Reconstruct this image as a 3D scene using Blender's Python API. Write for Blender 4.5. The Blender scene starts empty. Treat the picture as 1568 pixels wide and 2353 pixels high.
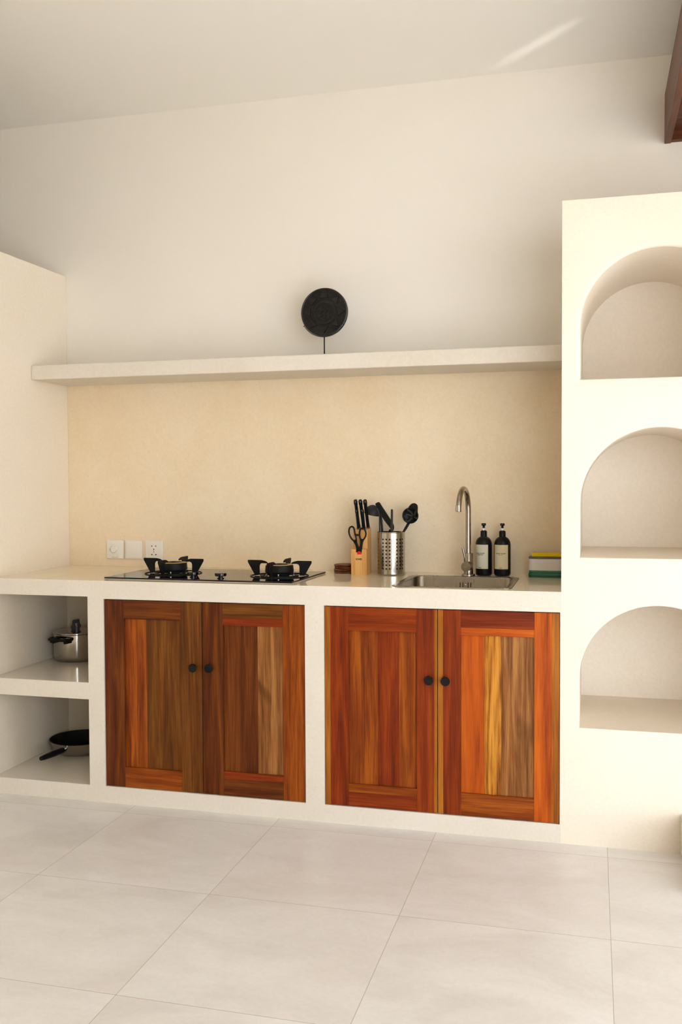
import bpy, bmesh, math, random
from mathutils import Vector, Matrix
R = math.radians; PI = math.pi
sc = bpy.context.scene
COL = sc.collection

# ------------------------------------------------------------------ camera
cam_d = bpy.data.cameras.new('camera'); cam = bpy.data.objects.new('camera', cam_d); COL.objects.link(cam)
cam_d.sensor_fit = 'VERTICAL'; cam_d.sensor_height = 36; cam_d.sensor_width = 24
cam_d.lens = 36 * 2195.69 / 2353
r = Vector((0.96691119, 0.25506926, -0.00473468)); u = Vector((-0.0037004, 0.03257975, 0.99946229)); b = r.cross(u)
cam.matrix_world = Matrix(((r.x, u.x, b.x, 0), (r.y, u.y, b.y, -3.41136), (r.z, u.z, b.z, 1.27914), (0, 0, 0, 1)))
cam_d.clip_start = 0.05
sc.camera = cam
# ------------------------------------------------------------------ view, world, sun, daylight portals
vs = sc.view_settings
sc.display_settings.display_device = 'sRGB'
vs.view_transform = 'Standard'; vs.look = 'None'; vs.gamma = 1; vs.use_curve_mapping = False
vs.exposure = -0.92
SKY = 14.5
SUN = 33.0
w = bpy.data.worlds.new('world'); sc.world = w; w.use_nodes = True
bg = w.node_tree.nodes['Background']; bg.inputs[0].default_value = (0.83, 0.93, 1.03, 1); bg.inputs[1].default_value = SKY
sun_d = bpy.data.lights.new('sun', 'SUN'); sun_d.energy = SUN; sun_d.angle = R(0.6); sun_d.color = (0.97, 1.0, 1.06)
sun = bpy.data.objects.new('sun', sun_d); COL.objects.link(sun)
sun.rotation_euler = Vector((-0.45, 0.95, -1.0)).to_track_quat('-Z', 'Y').to_euler()
def portal(name, loc, direction, sx, sy):
    d = bpy.data.lights.new(name, 'AREA'); d.shape = 'RECTANGLE'; d.size = sx; d.size_y = sy
    d.cycles.is_portal = True
    o = bpy.data.objects.new(name, d); COL.objects.link(o); o.location = loc
    o.rotation_euler = Vector(direction).to_track_quat('-Z', 'Z').to_euler()
# openings: wide glass-door opening in the front wall (y=-4.2) x .4..4.2, smaller one in the right wall y -2.6..-1.2
portal('daylight_portal_rear', (2.3, -4.26, 1.15), (0, 1, 0), 3.8, 2.3)
portal('daylight_portal_right', (4.46, -1.9, 1.15), (-1, 0, 0), 1.4, 2.3)
# added spot lamp standing in for a sun glint reflected onto the ceiling
gd = bpy.data.lights.new('glint_standin_spot', 'SPOT'); gd.energy = 850; gd.spot_size = R(4.3); gd.spot_blend = 1.0; gd.shadow_soft_size = 0.025; gd.color = (1, .97, .93)
go = bpy.data.objects.new('glint_standin_spot', gd); COL.objects.link(go)
cy = sc.cycles
cy.max_bounces = 10; cy.diffuse_bounces = 7; cy.glossy_bounces = 5; cy.transmission_bounces = 6
cy.caustics_reflective = False; cy.caustics_refractive = False
cy.sample_clamp_indirect = 8
cy.use_denoising = True

# ------------------------------------------------------------------ key dimensions (metres)
YB = .6165; ZC = .8882; XL = -2.3896; XA = -1.948; XD1 = -1.8790; XD2 = -1.461; XD3 = -1.0430
XD4 = -.9690; XD5 = -.5430; XD6 = -.1095; XP = -.1062; ZP = 2.2404; ZCEIL = 2.952
ZCU = .8236; ZS1 = .4781; ZS2 = .4108; ZL = .0664; ZDT = .8160; ZDB = .0664
YS = .3154; ZST = 1.7919; ZSB = 1.7292
XR = 4.4; YF = -4.2; XFARL = -4.2

# ------------------------------------------------------------------ materials
def nm(name):
    m = bpy.data.materials.new(name); m.use_nodes = True
    nt = m.node_tree; return m, nt, nt.nodes['Principled BSDF']
def N(nt, t, **k):
    n = nt.nodes.new(t)
    for a, v in k.items(): setattr(n, a, v)
    return n
def L(nt, a, b): nt.links.new(a, b)
def simple(name, col, rough=.5, metal=0, spec=.5, coat=0, trans=0, ior=1.45):
    m, nt, p = nm(name)
    p.inputs['Base Color'].default_value = (*col, 1); p.inputs['Roughness'].default_value = rough
    p.inputs['Metallic'].default_value = metal; p.inputs['Specular IOR Level'].default_value = spec
    p.inputs['Coat Weight'].default_value = coat; p.inputs['Transmission Weight'].default_value = trans
    p.inputs['IOR'].default_value = ior
    return m
def ramp(nt, fac, stops, interp='LINEAR'):
    n = N(nt, 'ShaderNodeValToRGB'); n.color_ramp.interpolation = interp
    e = n.color_ramp.elements
    while len(e) < len(stops): e.new(.5)
    for i, (q, c) in enumerate(stops): e[i].position = q; e[i].color = (*c, 1) if len(c) == 3 else c
    L(nt, fac, n.inputs[0]); return n
def noise(nt, vec, scale, detail=4, rough=.55, dist=0):
    n = N(nt, 'ShaderNodeTexNoise'); n.inputs['Scale'].default_value = scale; n.inputs['Detail'].default_value = detail
    n.inputs['Roughness'].default_value = rough; n.inputs['Distortion'].default_value = dist
    L(nt, vec, n.inputs['Vector']); return n
def mixc(nt, fac, a, bb, mode='MIX'):
    n = N(nt, 'ShaderNodeMix', data_type='RGBA', blend_type=mode)
    for s, v in ((0, fac), (6, a), (7, bb)):
        if isinstance(v, (int, float)): n.inputs[s].default_value = v
        elif isinstance(v, tuple): n.inputs[s].default_value = (*v, 1)
        else: L(nt, v, n.inputs[s])
    return n.outputs[2]
def mathn(nt, op, a, bb=None, cc=None):
    n = N(nt, 'ShaderNodeMath', operation=op)
    for i, v in enumerate((a, bb, cc)):
        if v is None: continue
        if isinstance(v, (int, float)): n.inputs[i].default_value = v
        else: L(nt, v, n.inputs[i])
    return n.outputs[0]
def mottled(name, c1, c2, speck=.25, rough=.6, scale=2.2, bump=.06, polished=None, fine=.06):
    """hand trowelled micro cement: broad clouds, faint grain, small pits; upward faces can be polished"""
    m, nt, p = nm(name)
    tc = N(nt, 'ShaderNodeTexCoord'); v = tc.outputs['Object']
    n1 = noise(nt, v, scale, 5, .6, .4)
    c = mixc(nt, ramp(nt, n1.outputs[0], [(.33, (0, 0, 0)), (.68, (1, 1, 1))]).outputs[0], c1, c2)
    n2 = noise(nt, v, 90, 3, .6)
    g = ramp(nt, n2.outputs[0], [(.3, (1 - fine,) * 3), (.7, (1 + 0,) * 3)])
    c = mixc(nt, 1.0, c, g.outputs[0], 'MULTIPLY')
    if speck > 0:
        vo = N(nt, 'ShaderNodeTexVoronoi', feature='F1'); vo.inputs['Scale'].default_value = 75; L(nt, v, vo.inputs['Vector'])
        n3 = noise(nt, v, 9, 2)
        thr = mathn(nt, 'MULTIPLY', n3.outputs[0], .20)
        sp = mathn(nt, 'LESS_THAN', vo.outputs['Distance'], thr)
        wn = N(nt, 'ShaderNodeTexWhiteNoise', noise_dimensions='3D'); L(nt, vo.outputs['Position'], wn.inputs['Vector'])
        sp = mathn(nt, 'MULTIPLY', sp, mathn(nt, 'GREATER_THAN', wn.outputs['Value'], .72))
        c = mixc(nt, mathn(nt, 'MULTIPLY', sp, speck), c, tuple(x * .35 for x in c1))
    L(nt, c, p.inputs['Base Color'])
    bm_ = N(nt, 'ShaderNodeBump'); bm_.inputs['Strength'].default_value = bump; bm_.inputs['Distance'].default_value = .01
    n4 = noise(nt, v, 14, 5, .6); L(nt, n4.outputs[0], bm_.inputs['Height']); L(nt, bm_.outputs[0], p.inputs['Normal'])
    if polished is None: p.inputs['Roughness'].default_value = rough
    else:
        ge = N(nt, 'ShaderNodeNewGeometry'); sx = N(nt, 'ShaderNodeSeparateXYZ'); L(nt, ge.outputs['True Normal'], sx.inputs[0])
        up = mathn(nt, 'GREATER_THAN', sx.outputs[2], .9)
        mr = N(nt, 'ShaderNodeMix'); L(nt, up, mr.inputs[0]); mr.inputs[2].default_value = rough; mr.inputs[3].default_value = polished
        L(nt, mr.outputs[0], p.inputs['Roughness'])
    return m
M = {}
M['paint'] = mottled('white_wall_paint', (.80, .758, .695), (.82, .783, .72), 0.0, .85, 1.3, .02, fine=.01)
M['ceil'] = mottled('ceiling_paint', (.85, .825, .775), (.86, .84, .79), 0.0, .6, 1.0, .01, fine=.005)
M['splash'] = mottled('cream_microcement', (.79, .64, .435), (.82, .695, .51), .45, .55, 3.0, .08)
M['cement'] = mottled('pale_microcement', (.695, .632, .54), (.725, .672, .59), .38, .6, 2.6, .06, polished=.10)
M['warm'] = mottled('warm_cream_plaster', (.81, .69, .50), (.83, .73, .56), .2, .7, 2.2, .05)
M['cubby_shade'] = mottled('cubby_shade_tint', (.64, .56, .44), (.68, .60, .49), .2, .7, 2.2, .05)  # darker tone puts the shade inside the cubbies into the colour
M['left'] = mottled('left_wall_plaster', (.82, .735, .61), (.84, .76, .65), .2, .6, 2.0, .05)
M['top'] = mottled('polished_worktop_cement', (.80, .68, .50), (.83, .73, .57), .15, .045, 3.0, .006)

def floor_mat():
    m, nt, p = nm('large_floor_tiles')
    tc = N(nt, 'ShaderNodeTexCoord'); v = tc.outputs['Object']
    s = N(nt, 'ShaderNodeSeparateXYZ'); L(nt, v, s.inputs[0])
    T = .6
    ux = mathn(nt, 'DIVIDE', mathn(nt, 'SUBTRACT', s.outputs[0], -1.7474), T)
    uy = mathn(nt, 'DIVIDE', mathn(nt, 'SUBTRACT', s.outputs[1], -.0898), T)
    def edge(q):
        f = mathn(nt, 'FRACT', q)
        return mathn(nt, 'MINIMUM', f, mathn(nt, 'SUBTRACT', 1.0, f))
    e = mathn(nt, 'MINIMUM', edge(ux), edge(uy))
    gr = mathn(nt, 'LESS_THAN', e, .0016)
    cb = N(nt, 'ShaderNodeCombineXYZ'); L(nt, mathn(nt, 'FLOOR', ux), cb.inputs[0]); L(nt, mathn(nt, 'FLOOR', uy), cb.inputs[1])
    wn = N(nt, 'ShaderNodeTexWhiteNoise', noise_dimensions='3D'); L(nt, cb.outputs[0], wn.inputs['Vector'])
    off = N(nt, 'ShaderNodeVectorMath', operation='MULTIPLY_ADD'); L(nt, wn.outputs['Color'], off.inputs[0]); off.inputs[1].default_value = (7, 7, 7); L(nt, v, off.inputs[2])
    mp = N(nt, 'ShaderNodeMapping'); mp.inputs['Scale'].default_value = (1, 1.8, 1); L(nt, off.outputs[0], mp.inputs[0])
    n1 = noise(nt, mp.outputs[0], 2.6, 7, .62, .5)
    c = ramp(nt, n1.outputs[0], [(.28, (.67, .645, .625)), (.5, (.76, .745, .73)), (.7, (.82, .815, .81))]).outputs[0]
    n2 = noise(nt, off.outputs[0], 1.4, 3, .5)
    c = mixc(nt, mathn(nt, 'MULTIPLY', ramp(nt, n2.outputs[0], [(.45, (0, 0, 0)), (.7, (1, 1, 1))]).outputs[0], .35), c, (.74, .68, .655))
    n3 = noise(nt, v, 60, 4, .7)
    c = mixc(nt, 1.0, c, ramp(nt, n3.outputs[0], [(.3, (.95,) * 3), (.6, (1, 1, 1))]).outputs[0], 'MULTIPLY')
    c = mixc(nt, mathn(nt, 'MULTIPLY', gr, .7), c, (.33, .27, .21))
    L(nt, c, p.inputs['Base Color']); p.inputs['Roughness'].default_value = .38; p.inputs['Specular IOR Level'].default_value = .35
    return m
M['floor'] = floor_mat()

def wood(name, dark, mid, light, axis='z', seed=0.0, rough=.38, fig=1.0, knots=0.0, contrast=1.0):
    m, nt, p = nm(name)
    tc = N(nt, 'ShaderNodeTexCoord'); mp = N(nt, 'ShaderNodeMapping'); L(nt, tc.outputs['Object'], mp.inputs[0])
    long_, cross = .8, 15.0
    mp.inputs['Scale'].default_value = (cross, cross, long_) if axis == 'z' else (long_, cross, cross) if axis == 'x' else (cross, long_, cross)
    mp.inputs['Location'].default_value = (seed, seed * 1.7, seed * .6)
    n1 = noise(nt, mp.outputs[0], 1.6, 5, .55, .9 * fig)
    mp2 = N(nt, 'ShaderNodeMapping'); L(nt, tc.outputs['Object'], mp2.inputs[0])
    sc2 = [210, 210, 210]; sc2['xyz'.index(axis)] = 7
    mp2.inputs['Scale'].default_value = sc2; mp2.inputs['Location'].default_value = (seed * 3, seed, 0)
    n2 = noise(nt, mp2.outputs[0], 1.0, 4, .65, .2)
    f = mathn(nt, 'ADD', mathn(nt, 'MULTIPLY', n1.outputs[0], .62), mathn(nt, 'MULTIPLY', n2.outputs[0], .38))
    a, d = .5 - .13 / contrast, .5 + .13 / contrast
    c = ramp(nt, f, [(a, dark), (.5, mid), (d, light)]).outputs[0]
    if knots > 0:
        mp3 = N(nt, 'ShaderNodeMapping'); L(nt, tc.outputs['Object'], mp3.inputs[0])
        k3 = [9, 9, 9]; k3['xyz'.index(axis)] = 1.6; mp3.inputs['Scale'].default_value = k3; mp3.inputs['Location'].default_value = (seed, 0, seed)
        n3 = noise(nt, mp3.outputs[0], 1.0, 2, .5, 1.5)
        c = mixc(nt, mathn(nt, 'MULTIPLY', ramp(nt, n3.outputs[0], [(.58, (0, 0, 0)), (.70, (1, 1, 1))]).outputs[0], knots), c, tuple(x * .3 for x in dark))
    L(nt, c, p.inputs['Base Color']); p.inputs['Roughness'].default_value = rough
    p.inputs['Specular IOR Level'].default_value = .16
    bm_ = N(nt, 'ShaderNodeBump'); bm_.inputs['Strength'].default_value = .12; bm_.inputs['Distance'].default_value = .002
    L(nt, n2.outputs[0], bm_.inputs['Height']); L(nt, bm_.outputs[0], p.inputs['Normal'])
    return m
M['black'] = simple('satin_black_plastic', (.004, .004, .004), .4, spec=.25)
M['gloss'] = simple('glossy_black_handle', (.004, .004, .004), .13, spec=.5)
M['matte'] = simple('matte_black_metal', (.005, .005, .0048), .5, spec=.22)
M['disc'] = simple('black_carved_stone', (.007, .007, .006), .33, spec=.42)
M['nylon'] = simple('dark_grey_nylon', (.022, .021, .020), .5, spec=.25)
M['nylonb'] = simple('black_nylon', (.006, .006, .006), .42, spec=.25)
M['glass'] = simple('black_hob_glass', (.004, .004, .004), .03, spec=.45)
M['brass'] = simple('brass_burner_ring', (.55, .36, .14), .35, metal=1)
M['white'] = simple('white_switch_plastic', (.78, .74, .68), .35, spec=.3)
M['white2'] = simple('white_plastic_tray', (.62, .59, .56), .4, spec=.3)
M['stem'] = simple('white_pump_stem', (.85, .85, .82), .4)
M['hole'] = simple('dark_slot', (.01, .008, .007), .7)
M['tick'] = simple('grey_print', (.35, .32, .28), .6)
M['label'] = simple('cream_paper_label', (.62, .58, .44), .6)
M['label2'] = simple('beige_paper_label', (.62, .53, .33), .6)
M['ink'] = simple('black_ink', (.03, .028, .02), .6)
M['green'] = simple('clear_green_plastic', (.02, .30, .13), .1, trans=.55)
M['greend'] = simple('dark_green_liquid_soap', (.004, .075, .035), .15)
M['grey'] = simple('dark_grey_plastic_rim', (.09, .09, .08), .4)
M['sponge'] = simple('yellow_sponge', (.72, .50, .01), .95)
M['red'] = simple('red_rivet', (.75, .004, .008), .35)
M['sealant'] = simple('clear_silicone', (.75, .68, .55), .15)
def steel(name, col=(.52, .48, .43), rough=.24, axis=None):
    m, nt, p = nm(name)
    p.inputs['Base Color'].default_value = (*col, 1); p.inputs['Metallic'].default_value = 1
    tc = N(nt, 'ShaderNodeTexCoord'); mp = N(nt, 'ShaderNodeMapping'); L(nt, tc.outputs['Object'], mp.inputs[0])
    mp.inputs['Scale'].default_value = axis or (6, 6, 60)
    n = noise(nt, mp.outputs[0], 1, 2)
    L(nt, ramp(nt, n.outputs[0], [(.3, (rough * .92,) * 3), (.7, (rough * 1.08,) * 3)]).outputs[0], p.inputs['Roughness'])
    return m
M['steel'] = steel('brushed_steel', (.44, .405, .36), .2)
M['steelp'] = steel('polished_steel', (.46, .42, .365), .12)
M['faucet'] = steel('brushed_nickel', (.34, .295, .24), .22)
M['sink'] = steel('sink_steel', (.25, .215, .175), .28, (60, 4, 4))
M['bamboo'] = wood('blond_pine', (.52, .25, .075), (.68, .37, .125), (.76, .45, .17), 'z', 3, .4, .3)
M['coaster'] = wood('brown_coaster_wood', (.05, .014, .005), (.12, .034, .011), (.17, .055, .02), 'x', 5, .35, .5)
M['tile_coast'] = M['coaster']

# ------------------------------------------------------------------ mesh helpers
def obj(name, bm, mats, parent=None, smooth=None, weld=True):
    me = bpy.data.meshes.new(name)
    if weld: bmesh.ops.remove_doubles(bm, verts=bm.verts, dist=1e-6)
    bmesh.ops.recalc_face_normals(bm, faces=bm.faces)
    if smooth is not None:
        for f in bm.faces: f.smooth = True
        for e in bm.edges:
            e.smooth = not (len(e.link_faces) == 2 and e.calc_face_angle(0) > R(smooth))
    bm.to_mesh(me); bm.free()
    for m in (mats if isinstance(mats, (list, tuple)) else [mats]): me.materials.append(m)
    o = bpy.data.objects.new(name, me); COL.objects.link(o)
    if parent is not None:
        o.parent = parent
        o.matrix_parent_inverse = Matrix.Identity(4)
        if parent.get('_org'):
            pass
    return o
def empty(name, loc):
    o = bpy.data.objects.new(name, None); COL.objects.link(o); o.location = loc; o.empty_display_size = .05
    return o
def tag(o, label, cat, group=None, kind=None):
    o['label'] = label; o['category'] = cat
    if group: o['group'] = group
    if kind: o['kind'] = kind
    return o
def struct(o): o['kind'] = 'structure'; return o
def box(bm, x0, x1, y0, y1, z0, z1, mi=0, bev=0, seg=2):
    vs_ = [bm.verts.new(c) for c in ((x0, y0, z0), (x1, y0, z0), (x1, y1, z0), (x0, y1, z0), (x0, y0, z1), (x1, y0, z1), (x1, y1, z1), (x0, y1, z1))]
    fs = [bm.faces.new([vs_[i] for i in q]) for q in ((0, 3, 2, 1), (4, 5, 6, 7), (0, 1, 5, 4), (1, 2, 6, 5), (2, 3, 7, 6), (3, 0, 4, 7))]
    for f in fs: f.material_index = mi
    if bev > 0:
        es = list({e for f in fs for e in f.edges})
        rr = bmesh.ops.bevel(bm, geom=es, offset=bev, segments=seg, profile=.5, affect='EDGES', clamp_overlap=True)
        for f in rr['faces']: f.material_index = mi
    return bm
def NB(): return bmesh.new()
def lathe(bm, prof, c=(0, 0, 0), seg=40, mi=0, closed=False):
    """prof: [(radius, z)]"""
    rings = []
    for (rr, z) in prof:
        if rr < 1e-6: rings.append([bm.verts.new((c[0], c[1], c[2] + z))])
        else: rings.append([bm.verts.new((c[0] + rr * math.cos(2 * PI * k / seg), c[1] + rr * math.sin(2 * PI * k / seg), c[2] + z)) for k in range(seg)])
    for a, b_ in zip(rings, rings[1:]):
        for k in range(seg):
            k2 = (k + 1) % seg
            if len(a) == 1 and len(b_) == 1: continue
            if len(a) == 1: f = bm.faces.new((a[0], b_[k2], b_[k]))
            elif len(b_) == 1: f = bm.faces.new((a[k], a[k2], b_[0]))
            else: f = bm.faces.new((a[k], a[k2], b_[k2], b_[k]))
            f.material_index = mi
    return bm
def tube(bm, pts, rad, seg=12, mi=0, closed=False, caps=True, flat=1.0, flatdir=None):
    pts = [Vector(q) for q in pts]; n = len(pts)
    rad = rad if isinstance(rad, (list, tuple)) else [rad] * n
    rings = []; prev = None
    for i in range(n):
        if closed: t = pts[(i + 1) % n] - pts[i - 1]
        else: t = pts[min(i + 1, n - 1)] - pts[max(i - 1, 0)]
        t.normalize()
        if prev is None:
            up = Vector(flatdir) if flatdir else (Vector((0, 0, 1)) if abs(t.z) < .9 else Vector((0, 1, 0)))
            a = t.cross(up).normalized()
        else:
            a = (prev - t * prev.dot(t)).normalized()
        prev = a; b_ = t.cross(a)
        rings.append([bm.verts.new(pts[i] + a * rad[i] * math.cos(2 * PI * k / seg) + b_ * rad[i] * flat * math.sin(2 * PI * k / seg)) for k in range(seg)])
    rng = range(n if closed else n - 1)
    for i in rng:
        a, b_ = rings[i], rings[(i + 1) % n]
        for k in range(seg):
            f = bm.faces.new((a[k], a[(k + 1) % seg], b_[(k + 1) % seg], b_[k])); f.material_index = mi
    if caps and not closed:
        for q in (rings[0], rings[-1]):
            f = bm.faces.new(q); f.material_index = mi
    return bm
def prism(bm, poly, origin, ax, ay, n, th, mi=0):
    """poly (u,v) in plane origin+u*ax+v*ay extruded both ways by th/2 along n"""
    o = Vector(origin); ax = Vector(ax); ay = Vector(ay); n = Vector(n).normalized()
    A = [bm.verts.new(o + ax * p[0] + ay * p[1] - n * th / 2) for p in poly]
    B = [bm.verts.new(o + ax * p[0] + ay * p[1] + n * th / 2) for p in poly]
    fs = [bm.faces.new(A), bm.faces.new(B[::-1])]
    for i in range(len(poly)):
        j = (i + 1) % len(poly); fs.append(bm.faces.new((A[j], A[i], B[i], B[j])))
    for f in fs: f.material_index = mi
    return bm
def smooth_poly(pts, k=4, closed=True):
    """Catmull-Rom through the points"""
    n = len(pts); out = []
    P = [Vector(p) for p in pts]
    for i in range(n if closed else n - 1):
        p0, p1, p2, p3 = (P[(i - 1) % n], P[i], P[(i + 1) % n], P[(i + 2) % n]) if closed else (P[max(i - 1, 0)], P[i], P[i + 1], P[min(i + 2, n - 1)])
        for j in range(k):
            t = j / k
            out.append(.5 * ((2 * p1) + (-p0 + p2) * t + (2 * p0 - 5 * p1 + 4 * p2 - p3) * t * t + (-p0 + 3 * p1 - 3 * p2 + p3) * t ** 3))
    if not closed: out.append(P[-1])
    return out
def cells(name, xs, ys, zs, filled, mats, parent=None, mat_fn=None, weight_fn=None, bev=.004):
    """manifold solid from filled grid cells; outer edges get a bevel through edge weights"""
    bm = NB(); V = {}
    def v(i, j, k):
        if (i, j, k) not in V: V[(i, j, k)] = bm.verts.new((xs[i], ys[j], zs[k]))
        return V[(i, j, k)]
    nx, ny, nz = len(xs) - 1, len(ys) - 1, len(zs) - 1
    F = {}
    for i in range(nx):
        for j in range(ny):
            for k in range(nz):
                F[i, j, k] = bool(filled((xs[i] + xs[i + 1]) / 2, (ys[j] + ys[j + 1]) / 2, (zs[k] + zs[k + 1]) / 2))
    g = lambda *a: F.get(a, False)
    for (i, j, k), on in F.items():
        if not on: continue
        for d, q in (((-1, 0, 0), ((0, 0, 0), (0, 0, 1), (0, 1, 1), (0, 1, 0))), ((1, 0, 0), ((1, 0, 0), (1, 1, 0), (1, 1, 1), (1, 0, 1))),
                     ((0, -1, 0), ((0, 0, 0), (1, 0, 0), (1, 0, 1), (0, 0, 1))), ((0, 1, 0), ((0, 1, 0), (0, 1, 1), (1, 1, 1), (1, 1, 0))),
                     ((0, 0, -1), ((0, 0, 0), (0, 1, 0), (1, 1, 0), (1, 0, 0))), ((0, 0, 1), ((0, 0, 1), (1, 0, 1), (1, 1, 1), (0, 1, 1)))):
            if not g(i + d[0], j + d[1], k + d[2]):
                f = bm.faces.new([v(i + a, j + b_, k + c) for a, b_, c in q])
                if mat_fn: f.material_index = mat_fn(f.calc_center_median(), d)
    bm.normal_update()
    lay = bm.edges.layers.float.new('bevel_weight_edge')
    for e in bm.edges:
        if len(e.link_faces) == 2 and e.calc_face_angle(0) > R(30):
            m = (e.verts[0].co + e.verts[1].co) / 2
            e[lay] = 1.0 if weight_fn is None else weight_fn(m, e)
    me = bpy.data.meshes.new(name); bm.to_mesh(me); bm.free()
    for m in (mats if isinstance(mats, (list, tuple)) else [mats]): me.materials.append(m)
    o = bpy.data.objects.new(name, me); COL.objects.link(o)
    if parent: o.parent = parent
    if bev > 0:
        b_ = o.modifiers.new('edge_rounding', 'BEVEL'); b_.limit_method = 'WEIGHT'; b_.width = bev; b_.segments = 2; b_.harden_normals = False
    return o
def local(o, parent):
    """shift a part meshed in world coordinates so it sits right under its thing's base point"""
    o.data.transform(Matrix.Translation(-Vector(parent.location)))
def part(name, bm, mats, root, base, smooth=None, parent=None):
    """part meshed in world coordinates, made a child of root (whose base point is base)"""
    o = obj(name, bm, mats, None, smooth)
    o.data.transform(Matrix.Translation(-Vector(base)))
    o.parent = parent or root
    return o
def text(body, size, mat, name, root, base, origin, ax, ay, parent=None, bold=0.0, align='CENTER'):
    cu = bpy.data.curves.new(name, 'FONT'); cu.body = body; cu.size = size; cu.align_x = align; cu.align_y = 'CENTER'; cu.extrude = .00015; cu.offset = bold
    t = bpy.data.objects.new(name, cu)
    COL.objects.link(t); dg = bpy.context.evaluated_depsgraph_get(); dg.update()
    me = bpy.data.meshes.new_from_object(t.evaluated_get(dg)); bpy.data.objects.remove(t)
    ax = Vector(ax).normalized(); ay = Vector(ay).normalized(); n = ax.cross(ay)
    Mx = Matrix(((ax.x, ay.x, n.x, origin[0] - base[0]), (ax.y, ay.y, n.y, origin[1] - base[1]), (ax.z, ay.z, n.z, origin[2] - base[2]), (0, 0, 0, 1)))
    me.transform(Mx); me.materials.clear(); me.materials.append(mat)
    o = bpy.data.objects.new(name, me); COL.objects.link(o); o.parent = parent or root
    return o
X_, Y_, Z_ = (1, 0, 0), (0, 1, 0), (0, 0, 1)

# ------------------------------------------------------------------ the room
bm = NB(); box(bm, XFARL, XR + .2, YF - .2, YB + .2, -.12, 0)
struct(obj('floor', bm, M['floor']))
bm = NB(); box(bm, XFARL - .2, XR + .2, YF - .2, YB + .2, ZCEIL, ZCEIL + .15)
struct(obj('ceiling', bm, M['ceil']))
# back wall: painted above the shelf line, cream cement below it between the left wall and the niche column
bm = NB()
box(bm, XFARL, XR, YB, YB + .2, ZSB + .02, ZCEIL, 0)
box(bm, XFARL, XR, YB, YB + .2, 0, ZSB + .02, 1)
struct(obj('wall_back', bm, [M['paint'], M['splash']]))
bm = NB(); box(bm, XL - .14, XL, -3.0, YB, 0, 2.2417, 0, .004)
struct(obj('wall_left', bm, M['left']))
bm = NB(); box(bm, XFARL - .2, XFARL, YF, YB + .2, 0, ZCEIL)
struct(obj('wall_far_left', bm, M['warm']))
bm = NB()
box(bm, XR, XR + .15, YF, -2.6, 0, ZCEIL); box(bm, XR, XR + .15, -1.2, YB + .2, 0, ZCEIL); box(bm, XR, XR + .15, -2.6, -1.2, 2.3, ZCEIL)
struct(obj('wall_right', bm, M['warm']))
bm = NB()
box(bm, XFARL, .4, YF - .15, YF, 0, ZCEIL); box(bm, 4.2, XR + .15, YF - .15, YF, 0, ZCEIL); box(bm, .4, 4.2, YF - .15, YF, 2.3, ZCEIL)
struct(obj('wall_front', bm, M['warm']))
mframe = wood('door_frame_wood', (.09, .03, .01), (.16, .055, .018), (.22, .08, .03), 'z', 9)
bm = NB()
for y in (-2.6, -1.25): box(bm, XR + .02, XR + .1, y, y + .05, 0, 2.3)
box(bm, XR + .02, XR + .1, -2.6, -1.2, 2.25, 2.3)
struct(obj('door_1', bm, mframe))
bm = NB()
for x in (.4, 2.275, 4.15): box(bm, x, x + .05, YF - .1, YF - .02, 0, 2.3)
box(bm, .4, 4.2, YF - .1, YF - .02, 2.25, 2.3)
struct(obj('door_2', bm, mframe))
bm = NB(); box(bm, -20, 24, -26, 20, -.3, -.14)
struct(obj('ground', bm, simple('pale_terrace_stone', (.45, .42, .38), .8)))
# low masonry kerb at the right, in front of the niche column
bm = NB(); box(bm, .2935, 1.2, -.35, 0, 0, .14, 0, .006)
tag(obj('masonry_bench', bm, M['cement']), 'low pale cement bench end at lower right below the arched niches', 'bench')

# ------------------------------------------------------------------ kitchen counter
sx0, sx1, sy0, sy1 = -.703, -.300, .062, .440        # sink cut-out
cb0 = (XL, 0, 0)
K = empty('kitchen_counter', ((XL + XP) / 2, 0, 0)); kb = tuple(K.location)
tag(K, 'long built-in cream cement kitchen counter with four wooden doors and open shelves', 'kitchen counter')
xs = [XL, XA, XD1, XD3, XD4, sx0, sx1, XD6, XP]; ys = [0, .03, sy0, sy1, YB - .0005]; zs = [0, ZL, ZDB + .0001, ZS2, ZS1, .79, ZDT, ZCU, ZC]
def fill(x, y, z):
    if z < ZDB: return True
    if x < XA:
        return z > ZCU or ZS2 < z < ZS1
    if XA < x < XD1 or XD3 < x < XD4 or x > XD6: return True
    if z > ZDT: return not (sx0 < x < sx1 and sy0 < y < sy1)
    return False
def kw(m, e):
    if abs(m.x - XP) < 1e-4 and m.z < ZC - .001: return 0
    if abs(m.y - YB) < .001 or m.z < .001 or abs(m.x - XL) < 1e-4: return 0
    if abs(m.x - XP) < 1e-4: return 0
    return 1
def kmat(c, d):
    return 1 if d == (0, 0, 1) and c.z > ZC - .001 else 0
body = cells('body', xs, ys, zs, fill, [M['cement'], M['top']], None, kmat, kw, .0035)
body.data.transform(Matrix.Translation(-Vector(kb))); body.parent = K

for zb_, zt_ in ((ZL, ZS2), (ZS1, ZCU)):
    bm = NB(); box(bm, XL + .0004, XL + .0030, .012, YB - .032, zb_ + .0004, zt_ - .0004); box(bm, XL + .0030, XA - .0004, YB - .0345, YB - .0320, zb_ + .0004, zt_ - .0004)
    part('cubby_shade_lining', bm, M['cubby_shade'], K, kb)  # added thin sheets on left and back, coloured darker as painted shade
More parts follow.
